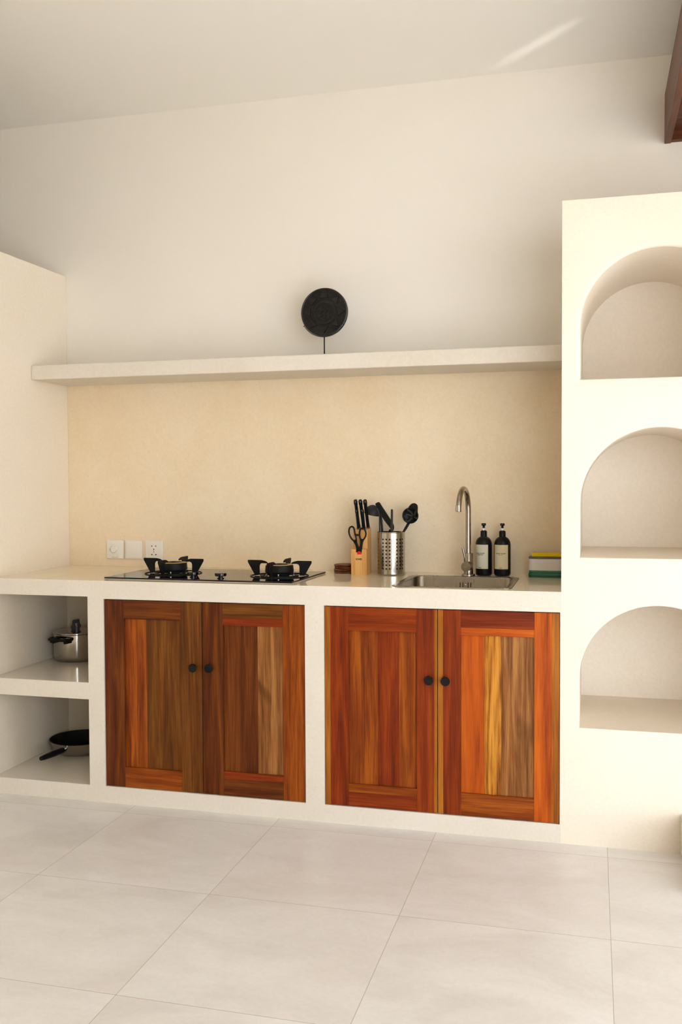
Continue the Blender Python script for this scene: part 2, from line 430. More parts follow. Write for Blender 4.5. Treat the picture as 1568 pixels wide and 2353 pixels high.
# doors -------------------------------------------------------------
def W(name, d, m_, l, seed, axis='z', **k): return wood(name, d, m_, l, axis, seed, **k)
DK = ((.052, .0105, .0018), (.105, .0235, .0032), (.175, .046, .006))        # brown
OR = ((.11, .018, .002), (.215, .043, .0035), (.34, .085, .007))        # orange
RD = ((.095, .011, .0016), (.185, .024, .0026), (.27, .046, .004))        # red brown
BR = ((.22, .034, .003), (.40, .072, .0045), (.52, .115, .007))      # bright orange
GD = ((.16, .042, .005), (.38, .13, .012), (.58, .25, .032))       # golden
TN = ((.11, .034, .008), (.24, .090, .022), (.38, .17, .050))        # tan
YL = ((.20, .050, .005), (.31, .095, .010), (.42, .150, .018))          # yellow edge
OL = ((.064, .0175, .0025), (.122, .037, .0048), (.195, .070, .009))         # olive brown
cnt = [0]
def ww(name, tri, axis='z', **k):
    cnt[0] += 1
    return W(name, *tri, cnt[0] * 3.71, axis, **k)
def door(x0, x1, zin, rails, stiles, planks, knobx, knobz, names):
    """zin: (outer rail top seam, panel top, panel bottom, lower rail seam)"""
    g = .0018
    y0, y1 = .006, .028
    xa, xb = x0 + g, x1 - g; za, zb = ZDB + .0015, ZDT - .0035
    pl, pr_ = planks[0][0], planks[-1][1]
    sm = [ww('stile_wood', s[2], **(s[3] if len(s) > 3 else {})) for s in stiles]
    bm = NB()
    for i, s in enumerate(stiles): box(bm, s[0], s[1], y0, y1, za, zb, i, .0006, 1)
    D = part('door', bm, sm, K, kb); D['label'] = names
    for nme, (ra, rb), tri in rails:
        bm = NB(); box(bm, pl, pr_, y0 + (.0006 if nme == 'batten' else .0003), y1, ra, rb, 0, .0006, 1)
        part(nme, bm, ww('rail_wood', tri, 'x'), K, (0, 0, 0), None, D)
    bm = NB(); pm = []
    for i, (a, b_, tri, kk) in enumerate(planks):
        box(bm, a, b_, y0 + .009, y1 - .002, zin[2], zin[1], i, .0004, 1); pm.append(ww('panel_wood', tri, **kk))
    part('panel', bm, pm, K, (0, 0, 0), None, D)
    bm = NB()
    prof = [(0, -.001), (.0065, -.001), (.0065, .010), (.0075, .012), (.0155, .014), (.0165, .016), (.0165, .022), (.0150, .0235), (0, .0237)]
    lathe(bm, prof, (0, 0, 0), 32)
    for v in bm.verts: v.co = Vector((knobx + v.co.x, y0 - v.co.z, knobz + v.co.y))
    kn = part('knob', bm, M['matte'], K, (0, 0, 0), 35, D); kn['label'] = 'round black knob'
    for c in D.children: c.data.transform(Matrix.Translation(-Vector(kb)))
    return D
def rl(t0, t1, b0, b1, a, bb, c, d):
    r_ = []
    r_.append(('rail', (t0, ZDT - .0035), a))
    if bb: r_.append(('batten', (t1, t0), bb))
    if c: r_.append(('batten', (b1, b0), c))
    r_.append(('rail', (ZDB + .0015, b1), d))
    return r_
door(XD1, XD2, (0, .738, .147), [('rail', (.7385, ZDT - .0035), DK), ('rail', (ZDB + .0015, .1465), OR)],
     [(XD1 + .0018, -1.793, DK, dict(knots=.3, fig=1.8)), (-1.550, XD2 - .0014, OL)],
     [(-1.793, -1.700, OR, dict(contrast=1.2)), (-1.700, -1.550, OL, {})], -1.4929, .5600, 'leftmost door with an orange plank beside a dark one')
door(XD2, XD3, (0, .727, .160), [('rail', (.7586, ZDT - .0035), OL), ('batten', (.727, .7586), RD), ('batten', (.1333, .160), RD), ('rail', (ZDB + .0015, .1333), DK)],
     [(XD2 + .0014, -1.375, DK), (-1.132, XD3 - .0018, OR, dict(fig=2.2))],
     [(-1.375, -1.275, DK, {}), (-1.275, -1.2364, DK, dict(knots=.5)), (-1.2364, -1.132, TN, dict(knots=.9, fig=1.6))], -1.4263, .5613, 'door with dark and tan knotted planks, second from the left')
door(XD4, XD5, (0, .725, .1512), [('rail', (.7557, ZDT - .0035), RD), ('batten', (.725, .7557), RD), ('batten', (.1204, .1512), OR), ('rail', (ZDB + .0015, .1204), RD)],
     [(XD4 + .0018, -.9458, YL, dict(fig=2)), (-.9458, -.877, RD), (-.620, -.5562, RD), (-.5562, XD5 - .0014, YL)],
     [(-.877, -.7663, OR, {}), (-.7663, -.6879, RD, dict(knots=.5)), (-.6879, -.620, OR, dict(knots=.3))], -.5719, .5563, 'door with dull red planks, third from the left')
door(XD5, XD6, (0, .723, .1488), [('rail', (.7509, ZDT - .0035), RD), ('batten', (.723, .7509), BR), ('batten', (.1174, .1488), OR), ('rail', (ZDB + .0015, .1174), OR)],
     [(XD5 + .0014, -.5229, YL), (-.5229, -.4583, RD), (-.1984, -.138, BR), (-.138, XD6 - .0018, YL, dict(fig=2))],
     [(-.4583, -.375, BR, dict(contrast=.8)), (-.375, -.314, GD, dict(contrast=1.7, knots=.5)), (-.314, -.1984, TN, dict(fig=2, knots=.35))], -.5119, .5561, 'rightmost door, bright orange with golden and tan planks')

# ------------------------------------------------------------------ shelf on the back wall
bm = NB(); box(bm, XL + .0005, XP - .0005, YS, YB - .0005, ZSB, ZST, 0, .004)
tag(obj('wall_shelf', bm, M['cement']), 'long thick cream cement shelf across the back wall above the counter', 'shelf')

# ------------------------------------------------------------------ niche column with three arches
def niche_column():
    x0, x1, z0, z1 = XP, .64, 0.0, ZP
    bm = NB(); xc, hw = .2195, .2625
    specs = [(.4144, .5890, .53, .004), (1.0099, 1.1975, .585, .006), (1.6266, 1.806, .606, .014)]
    bounds = [0, .94, 1.55, ZP]
    ins = .0
    for (zf, zsn, dep, rd), za, zb in zip(specs, bounds, bounds[1:]):
        cz = (zf + zsn) / 2
        def outline(off):
            pts = []; w_ = hw + off
            nb = 12
            for i in range(nb): pts.append((-w_ + 2 * w_ * i / nb, zf - off * .35))            # floor line left to right
            for i in range(8): pts.append((w_, zf - off * .35 + (zsn - zf + off * .35) * i / 8))
            for i in range(49): a = PI * i / 48; pts.append((w_ * math.cos(a), zsn + (hw * .985 + off) * math.sin(a)))
            for i in range(1, 8): pts.append((-w_, zsn - (zsn - zf + off * .35) * i / 8))
            return pts
        rings = []
        S = 5
        base = outline(rd)
        for s in range(S + 1):
            t = PI / 2 * s / S
            rings.append([bm.verts.new((xc + px, rd * (1 - math.cos(t)), pz)) for px, pz in outline(rd * (1 - math.sin(t)))])
        rings.append([bm.verts.new((xc + px, dep, pz)) for px, pz in outline(0)])
        for a, b_ in zip(rings, rings[1:]):
            for i in range(len(a)):
                j = (i + 1) % len(a); bm.faces.new((a[i], a[j], b_[j], b_[i]))
        bm.faces.new(rings[-1][::-1])
        # front face between the outline and its rectangle
        def hit(px, pz):
            dx, dz = px, pz - cz; ts = []
            if dx > 1e-9: ts.append(((x1 - xc) / dx, 'R'))
            if dx < -1e-9: ts.append(((x0 - xc) / dx, 'L'))
            if dz > 1e-9: ts.append(((zb - cz) / dz, 'T'))
            if dz < -1e-9: ts.append(((za - cz) / dz, 'B'))
            t, s = min(ts); return (xc + dx * t, cz + dz * t), s
        Q = [hit(*p) for p in base]; QV = [bm.verts.new((q[0][0], 0, q[0][1])) for q in Q]
        cor = {frozenset('LB'): (x0, za), frozenset('RB'): (x1, za), frozenset('RT'): (x1, zb), frozenset('LT'): (x0, zb)}
        for i in range(len(base)):
            j = (i + 1) % len(base); a, b_ = rings[0][i], rings[0][j]
            if Q[i][1] == Q[j][1]: bm.faces.new((a, b_, QV[j], QV[i]))
            else:
                c = cor[frozenset((Q[i][1], Q[j][1]))]; bm.faces.new((a, b_, QV[j], bm.verts.new((c[0], 0, c[1])), QV[i]))
    bmesh.ops.remove_doubles(bm, verts=bm.verts, dist=1e-5)
    # rounded top edge and rounded left top corner, sides, back
    Yk = YB - .0005
    def quad(*p): bm.faces.new([bm.verts.new(q) for q in p])
    quad((x0, 0, z0), (x0, Yk, z0), (x0, Yk, z1), (x0, 0, z1))
    quad((x1, 0, z0), (x1, 0, z1), (x1, Yk, z1), (x1, Yk, z0))
    quad((x0, 0, z1), (x0, Yk, z1), (x1, Yk, z1), (x1, 0, z1))
    quad((x0, Yk, z0), (x1, Yk, z0), (x1, Yk, z1), (x0, Yk, z1))
    quad((x0, 0, z0), (x1, 0, z0), (x1, Yk, z0), (x0, Yk, z0))
    bm.verts.ensure_lookup_table()
    o = obj('niche_column', bm, M['cement2'], None, 30)
    return tag(o, 'tall cream plaster column at the right with three arched niches', 'niche column')
M['cement2'] = mottled('pale_plaster', (.80, .712, .59), (.825, .745, .64), .25, .6, 2.2, .05)
niche_column()

# ------------------------------------------------------------------ dark wooden loft edge, upper right
LF = empty('wooden_loft', (.268, YB, 2.6055)); tag(LF, 'dark reddish wooden loft underside jutting in at the upper right corner', 'loft')
lb = tuple(LF.location)
lw = lambda n, ax: wood(n, (.055, .016, .006), (.10, .030, .010), (.15, .048, .017), ax, 21 + len(n), .45)
bm = NB(); box(bm, .268, .2925, -.83, YB - .001, 2.6055, 2.7976, 0, .001, 1); part('side_board', bm, wood('side_board_wood', (.085, .035, .022), (.14, .058, .034), (.20, .085, .05), 'y', 4, .45), LF, lb)
bm = NB(); box(bm, .2930, 3.2, YB - .036, YB - .001, 2.6085, 2.7976, 0, .001, 1); part('end_board', bm, lw('end_board_wood', 'x'), LF, lb)
bm = NB()
for i in range(11):
    y = YB - .037 - .128 * (i + 1); box(bm, .2930, 3.2, y + .001, y + .127, 2.640, 2.662, 0, .001, 1)
part('deck', bm, lw('deck_wood', 'x'), LF, lb)

# ------------------------------------------------------------------ sink
S = empty('kitchen_sink', (-.5015, .251, ZC)); sb = tuple(S.location); tag(S, 'rectangular stainless steel sink set into the counter below the faucet', 'sink')
def rrect(x0, x1, y0, y1, rr, z, n=6):
    out = []
    for cx, cy_, a0 in ((x1 - rr, y1 - rr, 0), (x0 + rr, y1 - rr, 90), (x0 + rr, y0 + rr, 180), (x1 - rr, y0 + rr, 270)):
        for i in range(n + 1):
            a = R(a0 + 90 * i / n); out.append((cx + rr * math.cos(a), cy_ + rr * math.sin(a), z))
    return out
def loft_rings(bm, rings, cap0=False, cap1=True, mi=0):
    RV = [[bm.verts.new(p) for p in q] for q in rings]
    for a, b_ in zip(RV, RV[1:]):
        for i in range(len(a)):
            j = (i + 1) % len(a); f = bm.faces.new((a[i], a[j], b_[j], b_[i])); f.material_index = mi
    if cap0: bm.faces.new(RV[0])
    if cap1: bm.faces.new(RV[-1][::-1])
ox0, ox1, oy0, oy1 = -.7235, -.2820, .044, .458
bm = NB()
loft_rings(bm, [rrect(ox0, ox1, oy0, oy1, .028, ZC), rrect(ox0 + .0005, ox1 - .0005, oy0 + .0005, oy1 - .0005, .0275, ZC + .0022), rrect(ox0 + .003, ox1 - .003, oy0 + .003, oy1 - .003, .026, ZC + .003),
                rrect(ox0 + .024, ox1 - .024, oy0 + .016, oy1 - .016, .03, ZC + .0015)], cap1=False)
part('rim', bm, M['sink'], S, sb, 40)
bm = NB(); q = lambda d, z, rr: rrect(ox0 + .024 + d, ox1 - .024 - d, oy0 + .016 + d, oy1 - .018 - d, rr, z)
loft_rings(bm, [q(0, ZC + .0015, .03), q(.0015, ZC - .003, .032), q(.002, ZC - .14, .035), q(.010, ZC - .158, .04), q(.03, ZC - .163, .045)])
part('bowl', bm, M['sink'], S, sb, 40)
yb = oy1 - .018 - .002
for x in (-.5185, -.5075, -.4865, -.4755):
    bm = NB(); box(bm, x - .0019, x + .0019, yb - .0012, yb - .0002, .845, .867, 0, .0005, 1); part('overflow_slot', bm, M['hole'], S, sb)
bm = NB(); lathe(bm, [(0, 0), (.0042, 0), (.0042, .001), (.003, .002), (0, .0022)], seg=16)
for v in bm.verts: v.co = Vector((-.497 + v.co.x, yb - .0006 - v.co.z, .856 + v.co.y))
part('screw', bm, M['steelp'], S, sb, 40)
bm = NB(); lathe(bm, [(0, .001), (.03, .001), (.038, .003), (.04, .0005)], (-.50, .25, ZC - .163), 24); part('drain', bm, M['steelp'], S, sb, 40)

# ------------------------------------------------------------------ faucet
fx, fy = -.4925, .4925
F = empty('kitchen_faucet', (fx, fy, ZC)); fb = tuple(F.location); tag(F, 'tall brushed nickel gooseneck faucet standing behind the sink', 'faucet')
bm = NB(); lathe(bm, [(0, .0), (.0268, 0), (.0268, .006), (.0255, .0085), (.019, .0085), (.0188, .092), (.0178, .0935), (.0115, .0935)], (fx, fy, ZC), 40); part('base', bm, M['faucet'], F, fb, 35)
rp = .0108; ar = .089; zc_ = 1.2565 - ar - rp
pts = [(fx, fy, .975), (fx, fy, 1.05), (fx, fy, zc_)] + [(fx - .0155 * (1 - math.cos(PI * i / 20)) / 2, fy - ar + ar * math.cos(PI * i / 20), zc_ + ar * math.sin(PI * i / 20)) for i in range(1, 21)]
pts += [(fx - .0158, fy - 2 * ar, 1.1615)]
bm = NB(); tube(bm, pts, [rp] * len(pts), 20); part('spout', bm, M['faucet'], F, fb, 45)
bm = NB(); t = pts[-1]; tube(bm, [(t[0], t[1], t[2] + .02), (t[0], t[1], t[2] - .001)], .0114, 20); part('aerator', bm, M['steelp'], F, fb, 45)
hc = Vector((fx - .0025, .436, .9305)); hd = Vector((-.05, -1, 0)).normalized()
bm = NB(); tube(bm, [hc - hd * .05, hc - hd * .0008, hc], [.0197, .0197, .0190], 32); part('handle_hub', bm, M['faucet'], F, fb, 35)
text('cozi.', .0085, M['tick'], 'lettering', F, fb, tuple(hc + hd * .0003), (.9987, -.05, 0), Z_)
bm = NB(); tube(bm, [(hc.x - .001, .447, .948), (hc.x - .0055, .4445, .967), (hc.x - .0056, .4445, .9675), (hc.x - .0135, .441, 1.0075)], [.0030, .0030, .0046, .0046], 14); part('lever', bm, M['faucet'], F, fb, 45)

# ------------------------------------------------------------------ gas hob
ha = R(-1.6); hcx, hcy = -1.5025, .2725
def HR(x, y): return (hcx + x * math.cos(ha) - y * math.sin(ha), hcy + x * math.sin(ha) + y * math.cos(ha))
H = empty('gas_hob', (hcx, hcy, ZC)); hb = tuple(H.location); tag(H, 'black glass gas hob with two burners set on the counter', 'hob')
HT = ZC + .0078
bm = NB(); box(bm, -.402, .402, -.216, .216, .0016, .0078, 0, .0012, 2)
for v in bm.verts: x, y = HR(v.co.x, v.co.y); v.co = Vector((x, y, ZC + v.co.z))
part('glass_top', bm, M['glass'], H, hb)
bm = NB(); box(bm, -.400, .400, -.214, .214, 0, .0017)
for v in bm.verts: x, y = HR(v.co.x, v.co.y); v.co = Vector((x, y, ZC + v.co.z))
part('seal', bm, M['sealant'], H, hb)
def burner(cx, cy_):
    bm = NB(); lathe(bm, [(0, .004), (.048, .004), (.050, .012), (.0525, .014), (.0575, .016), (.0585, .020), (.0570, .034), (.0545, .044)], (cx, cy_, HT), 56)
    B = part('burner', bm, M['matte'], H, hb, 35)
    bm = NB(); lathe(bm, [(.0545, .0440), (.0555, .0450), (.0545, .0465), (.038, .0470), (.036, .0435)], (cx, cy_, HT), 56); o = part('flame_ring', bm, M['brass'], H, hb, 35, B); o['label'] = 'brass flame ring'
    bm = NB(); lathe(bm, [(.036, .0435), (.034, .0480), (.030, .0490), (.012, .0475), (.010, .043), (0, .043)], (cx, cy_, HT), 40); part('burner_cap', bm, M['matte'], H, hb, 35, B)
    bm = NB()
    for k in range(44):
        a = 2 * PI * k / 44
        for z in (.0375, .0405):
            aa = a + (z > .039) * PI / 44; p = Vector((cx + .0562 * math.cos(aa), cy_ + .0562 * math.sin(aa), HT + z))
            d = Vector((math.cos(aa), math.sin(aa), 0)); prism(bm, [(-.001, -.0008), (.001, -.0008), (.001, .0008), (-.001, .0008)], p, d.cross(Vector(Z_)), Z_, d, .001)
    part('flame_port', bm, M['hole'], H, hb, None, B)['kind'] = 'stuff'
    # ring tray the pan supports stand in
    bm = NB(); lathe(bm, [(.1145, .0), (.1155, .0030), (.1185, .0030), (.1195, .0015), (.1195, .0)], (cx, cy_, HT), 64); lathe(bm, [(.070, 0), (.072, .0035), (.078, .0035), (.079, 0)], (cx, cy_, HT), 48)
    part('drip_ring', bm, M['matte'], H, hb, 35)
    for k in range(3):
        bm = NB(); a = 2 * PI * k / 3 - PI / 2 + .25; lathe(bm, [(0, .012), (.004, .012), (.004, .002), (.006, 0)], (cx + .064 * math.cos(a), cy_ + .064 * math.sin(a), HT), 12)
        part('igniter', bm, M['steelp'], H, hb, 35)
    prof = [(.107, .003), (.1365, .053), (.1370, .0605), (.1345, .0625), (.078, .0625), (.062, .0590), (.053, .0545), (.0515, .0515), (.053, .0495), (.076, .0500), (.083, .0465), (.0862, .039), (.0862, .003)]
    for k in range(4):
        a = PI / 2 * k + ha; d = (math.cos(a), math.sin(a), 0)
        bm = NB(); prism(bm, prof, (cx, cy_, HT), d, Z_, Vector(d).cross(Vector(Z_)), .0048)
        bmesh.ops.recalc_face_normals(bm, faces=bm.faces)
        part('pan_support', bm, M['matte'], H, hb)
burner(-1.700, .272); burner(-1.229, .262)
for kx, ky in ((-1.5525, .137), (-1.424, .112)):
    bm = NB(); lathe(bm, [(.0135, 0), (.0135, .003), (.009, .004), (.009, .0085), (.021, .0095), (.0232, .012), (.0232, .0205), (.0215, .022), (0, .022)], (kx, ky, HT), 36)
    part('control_knob', bm, M['gloss'], H, hb, 35)

# ------------------------------------------------------------------ wall plates
def plate(name, x0, x1, z0, z1, label, th=.009):
    base = ((x0 + x1) / 2, YB, (z0 + z1) / 2); E_ = empty(name, base)
    bm = NB(); box(bm, x0, x1, YB - th, YB - .0003, z0, z1, 0, .0022, 3); part('cover_plate', bm, M['white'], E_, base, 40)
    tag(E_, label, 'socket' if 'socket' in name else 'switch', 'white wall plates'); del E_['group']
    return E_, base
E1, b1 = plate('dimmer_switch', -2.1925, -2.1065, .9230, 1.0095, 'square white wall dimmer with a round dial, leftmost plate above the hob')
c = (-2.1525, YB - .009, .9665)
bm = NB(); lathe(bm, [(0, .012), (.013, .012), (.0148, .010), (.0158, -.001)], seg=36)
for v in bm.verts: v.co = Vector((c[0] + v.co.x, c[1] - v.co.z, c[2] + v.co.y))
part('dial', bm, M['white'], E1, b1, 35)
bm = NB()
for k in range(7):
    a = R(170 - 25 * k); d = Vector((math.cos(a), 0, math.sin(a)))
    prism(bm, [(-.0016, -.0004), (.0016, -.0004), (.0016, .0004), (-.0016, .0004)], Vector(c) + d * .0235 + Vector((0, -.0002, 0)), d, d.cross(Vector(Y_)), Y_, .0005)
part('scale_mark', bm, M['tick'], E1, b1)
text('Roomich', .0085, M['tick'], 'lettering', E1, b1, (-2.150, YB - .0093, .930), X_, Z_)
E2, b2 = plate('blank_switch', -2.0980, -2.0120, .9225, 1.0085, 'plain square white switch plate between the dimmer and the socket')
bm = NB(); box(bm, -2.0935, -2.0165, YB - .0112, YB - .0088, .927, 1.004, 0, .001, 2); part('rocker', bm, M['white'], E2, b2, 40)
bm = NB()
for z in (.996, .9995): box(bm, -2.0895, -2.0885, YB - .0115, YB - .0110, z, z + .0018)
part('indicator', bm, M['tick'], E2, b2)
E3, b3 = plate('wall_socket', -1.9950, -1.9080, .9220, 1.0080, 'square white five-hole wall socket half behind the left burner')
bm = NB(); box(bm, -1.977, -1.926, YB - .0100, YB - .0088, .9385, .9935, 0, .0008, 2); part('insert', bm, M['white'], E3, b3, 40)
bm = NB(); xs_, zz = -1.9515, .965; y = YB - .0102
def slot(x, z, poly): prism(bm, poly, (x, y, z), X_, Z_, Y_, .0006)
for s in (-1, 1):
    slot(xs_ + s * .0088, .984, [(-.0028 * s, 0), (.0022 * s, .0035), (.0034 * s, .0010), (.0034 * s, -.0010), (.0022 * s, -.0035)])
    slot(xs_ + s * .0090, .9455, [(-.0040 * s, -.0012), (-.0012 * s, .0012), (.0020 * s, .0035), (.0024 * s, .0012), (.0048 * s, .0004), (.0046 * s, -.0016), (.0016 * s, -.0035)])
slot(xs_, .969, [(-.0012, -.004), (.0012, -.004), (.0024, -.001), (.001, .004), (-.001, .004), (-.0024, -.001)])
slot(xs_, .9575, [(-.0015, -.002), (.0015, -.002), (.0018, .001), (0, .0025), (-.0018, .001)])
part('pin_slot', bm, M['hole'], E3, b3)

# ------------------------------------------------------------------ coasters
rnd = random.Random(4)
cz = ZC
proto = None
names_ = ['undermost of the four round brown wooden coasters beside the knife block', 'round brown wooden coaster second from the bottom of the small stack',
          'round brown wooden coaster second from the top of the small stack', 'topmost of the four round brown wooden coasters beside the knife block']
for k in range(4):
    x, y = -1.0250 + rnd.uniform(-.0015, .0015), .528 + rnd.uniform(-.0015, .0015)
    if proto is None:
        bm = NB(); lathe(bm, [(0, 0), (.0415, 0), (.0445, .0022), (.0450, .0046), (.0442, .0072), (.0420, .0088), (.039, .0088), (.0375, .0078), (0, .0078)], (0, 0, 0), 48)
        proto = obj('coaster', bm, M['coaster'], None, 40); o = proto
    else:
        o = proto.copy(); COL.objects.link(o)
    o.location = (x, y, cz + .0092 * k); o.rotation_euler.z = rnd.uniform(0, 3)
    tag(o, names_[k], 'coaster', 'stack of four wooden coasters')

# ------------------------------------------------------------------ knife block
KB = empty('knife_block', (-.939, .48, ZC)); kbb = tuple(KB.location); tag(KB, 'blond wooden knife block on the counter left of the steel utensil holder', 'knife block')
bm = NB()
x0, x1 = -.9720, -.9065
prism(bm, [(.4555, ZC), (.528, ZC), (.534, 1.0835), (.462, 1.0745)], (0, 0, 0), Y_, Z_, X_, x1 - x0)
for v in bm.verts: v.co.x += (x0 + x1) / 2
for v in bm.verts:
    if v.co.z > 1.0: v.co.x = (v.co.x + .939) * .90 - .939
bmesh.ops.bevel(bm, geom=[e for e in bm.edges], offset=.0012, segments=2, affect='EDGES')
part('block', bm, M['bamboo'], KB, kbb)
bm = NB(); ys0, ys1 = .4335, .4550
for a, b_, c_ in ((x0, -.9525, .996), (-.9275, x1, .996), (-.9525, -.9275, .9825)): box(bm, a, b_, ys0, ys1, ZC, c_, 0)
part('scissor_pocket', bm, M['bamboo'], KB, kbb)
text('KIWIS', .0098, M['ink'], 'lettering', KB, kbb, (-.9395, ys0 - .0003, .9540), X_, Z_, bold=.00035)
lean = Vector((0, -.30, 1)).normalized()
KL = ['large black handled knife, leftmost in the rear row of the block', 'large black handled knife in the middle of the rear row of the block', 'large black handled knife, rightmost in the rear row of the block',
      'small black handled knife at the front left of the block', 'small black handled knife at the front right of the block']
def knife(x, y, ztop, zbot, rad, label, lx=0):
    base = Vector((x, y, zbot)); E_ = empty('kitchen_knife', base)
    tag(E_, label, 'knife', 'knives in the block')
    d = Vector((lx, -.30, 1)).normalized(); Ln = (ztop - zbot) / d.z
    pr_ = [(0, .80), (.06, .95), (.14, .86), (.35, .84), (.62, .90), (.80, .86), (.86, 1.02), (.94, 1.05), (.985, .86), (1, .5)]
    bm = NB(); tube(bm, [base + d * Ln * t for t, _ in pr_], [rad * q_ for _, q_ in pr_], 16, flat=1.25, flatdir=(0, 1, 0)); part('handle', bm, M['gloss'], E_, tuple(base), 50)
    bm = NB(); p0 = base + d * -.05; prism(bm, [(-.011, 0), (.011, 0), (.011, .052), (-.011, .052)], p0, Vector((0, 1, .3)).normalized(), d, X_, .0016); part('blade', bm, M['steelp'], E_, tuple(base))
    bm = NB(); tube(bm, [base + d * (.0), base + d * .006], rad * .98, 16, flat=1.3, flatdir=(0, 1, 0)); part('bolster', bm, M['steelp'], E_, tuple(base), 50)
for x, lx, l in ((-.9555, -.055, KL[0]), (-.9345, -.055, KL[1]), (-.9150, -.05, KL[2])): knife(x, .505, 1.2015, 1.0805, .0080, l, lx)
for x, lx, l in ((-.9510, -.03, KL[3]), (-.9250, -.03, KL[4])): knife(x, .476, 1.160, 1.0765, .0062, l, lx)

# kitchen scissors in the pocket
SX = empty('kitchen_scissors', (-.9395, .449, .9825)); sxb = tuple(SX.location); tag(SX, 'black handled kitchen scissors hung in front of the knife block', 'scissors')
def S2(a, c_, y=.440):    # outline units to metres, plane leaning slightly forward
    X = -.9716 + (a / 12.39 - 28) * .00186; Z = .8883 + (181 - c_ / 12.39) * .00182
    return Vector((X, y - (Z - .98) * .10, Z))
for nme, pl_ in (('handle', [(372, 872), (315, 905), (290, 985), (295, 1080), (335, 1180), (395, 1255), (455, 1290), (490, 1265), (485, 1180), (460, 1080), (445, 980), (425, 900)]),
                 ('handle', [(690, 925), (740, 965), (768, 1040), (762, 1120), (725, 1200), (680, 1240), (630, 1235), (598, 1180), (588, 1090), (596, 1000), (628, 935)])):
    bm = NB(); pp = smooth_poly([S2(*q_) for q_ in pl_], 4); tube(bm, pp, .0036, 10, closed=True, flat=1.0); H1 = part(nme, bm, M['black'], SX, sxb, 60)
bm = NB()
fl = lambda P: [(v.x, v.z) for v in [S2(*q_) for q_ in P]]
prism(bm, fl([(455, 1230), (500, 1240), (515, 1330), (545, 1430), (600, 1480), (660, 1540), (660, 1660), (500, 1660), (490, 1520), (460, 1400), (400, 1290)]), (0, .4385, 0), X_, Z_, Y_, .0055)
part('shank', bm, M['black'], SX, sxb)
bm = NB()
prism(bm, fl([(590, 1230), (665, 1225), (725, 1220), (685, 1300), (665, 1400), (655, 1520), (640, 1640), (560, 1500), (592, 1400), (600, 1310)]), (0, .4355, 0), X_, Z_, Y_, .0045)
part('shank', bm, M['black'], SX, sxb)
bm = NB(); prism(bm, fl([(480, 1070), (590, 1085), (590, 1125), (540, 1140), (490, 1120)]), (0, .4290, 0), X_, Z_, Y_, .004); part('nut_grip', bm, M['black'], SX, sxb)
bm = NB(); prism(bm, fl([(520, 1655), (517, 1610), (540, 1578), (575, 1570), (612, 1580), (635, 1612), (632, 1655)]), (0, .4335, 0), X_, Z_, Y_, .005); o = part('rivet_button', bm, M['red'], SX, sxb); o['label'] = 'red pivot button'
bm = NB(); prism(bm, [(-.006, 0), (.006, 0), (.003, -.05), (-.003, -.05)], (-.9395, .444, .9815), X_, Z_, Y_, .003); part('blade', bm, M['steelp'], SX, sxb)

# ------------------------------------------------------------------ utensil holder
ux, uy, ur, uh = -.8150, .4960, .0577, .178
U = empty('utensil_holder', (ux, uy, ZC)); ub = tuple(U.location); tag(U, 'round perforated stainless steel utensil holder between knife block and sink', 'utensil holder')
def holder():
    bm = NB(); ncol = 24; dth = 2 * PI / ncol; view = R(-90 + 11.7)
    zrow = [.0275 + .01515 * i for i in range(9)]
    zb = [0.0045 + .0] + [.0275 - .0076 + .01515 * i for i in range(10)] + [uh - .004]
    P = lambda th, z, rr=ur: (ux + rr * math.cos(th), uy + rr * math.sin(th), ZC + z)
    for c_ in range(ncol):
        thc = view + R(2.5) + dth * (c_ + .5) - R(1.0)
        hole_col = (c_ % 4) != 0
        tl_, tr_ = thc - dth / 2, thc + dth / 2
        sub = [tl_ + dth * i / 3 for i in range(4)]
        for ri in range(len(zb) - 1):
            za, zc2 = zb[ri], zb[ri + 1]
            if hole_col and 1 <= ri <= 9:
                zm = (za + zc2) / 2
                sq = [(sub[i], za) for i in range(3)] + [(sub[3], za + (zc2 - za) * i / 3) for i in range(3)] + [(sub[3 - i], zc2) for i in range(3)] + [(sub[0], zc2 - (zc2 - za) * i / 3) for i in range(3)]
                ring = []
                for th, z in sq:
                    a = math.atan2((z - zm) / ((zc2 - za) / 2), (th - thc) / (dth / 2)); ring.append((thc + .0036 * math.cos(a) / ur, zm + .0036 * math.sin(a)))
                A = [bm.verts.new(P(*q_)) for q_ in sq]; B = [bm.verts.new(P(*q_)) for q_ in ring]; Ci = [bm.verts.new(P(q_[0], q_[1], ur - .001)) for q_ in ring]
                for i in range(12):
                    j = (i + 1) % 12; bm.faces.new((A[i], A[j], B[j], B[i])); bm.faces.new((B[i], B[j], Ci[j], Ci[i]))
            else:
                for i in range(3): bm.faces.new([bm.verts.new(P(*q_)) for q_ in ((sub[i], za), (sub[i + 1], za), (sub[i + 1], zc2), (sub[i], zc2))])
    lathe(bm, [(ur, uh - .004), (ur + .0008, uh - .002), (ur + .0004, uh), (ur - .0012, uh), (ur - .0016, uh - .004), (ur - .0010, uh - .005)], (ux, uy, ZC), 72)
    lathe(bm, [(ur, .0045), (ur - .0015, .001), (ur - .004, 0), (0, 0)], (ux, uy, ZC), 72)
    return bm
part('holder_body', holder(), M['steel'], U, ub, 30)
utop = ZC + uh
def V3(px, pz, y): return Vector((px, y, pz))
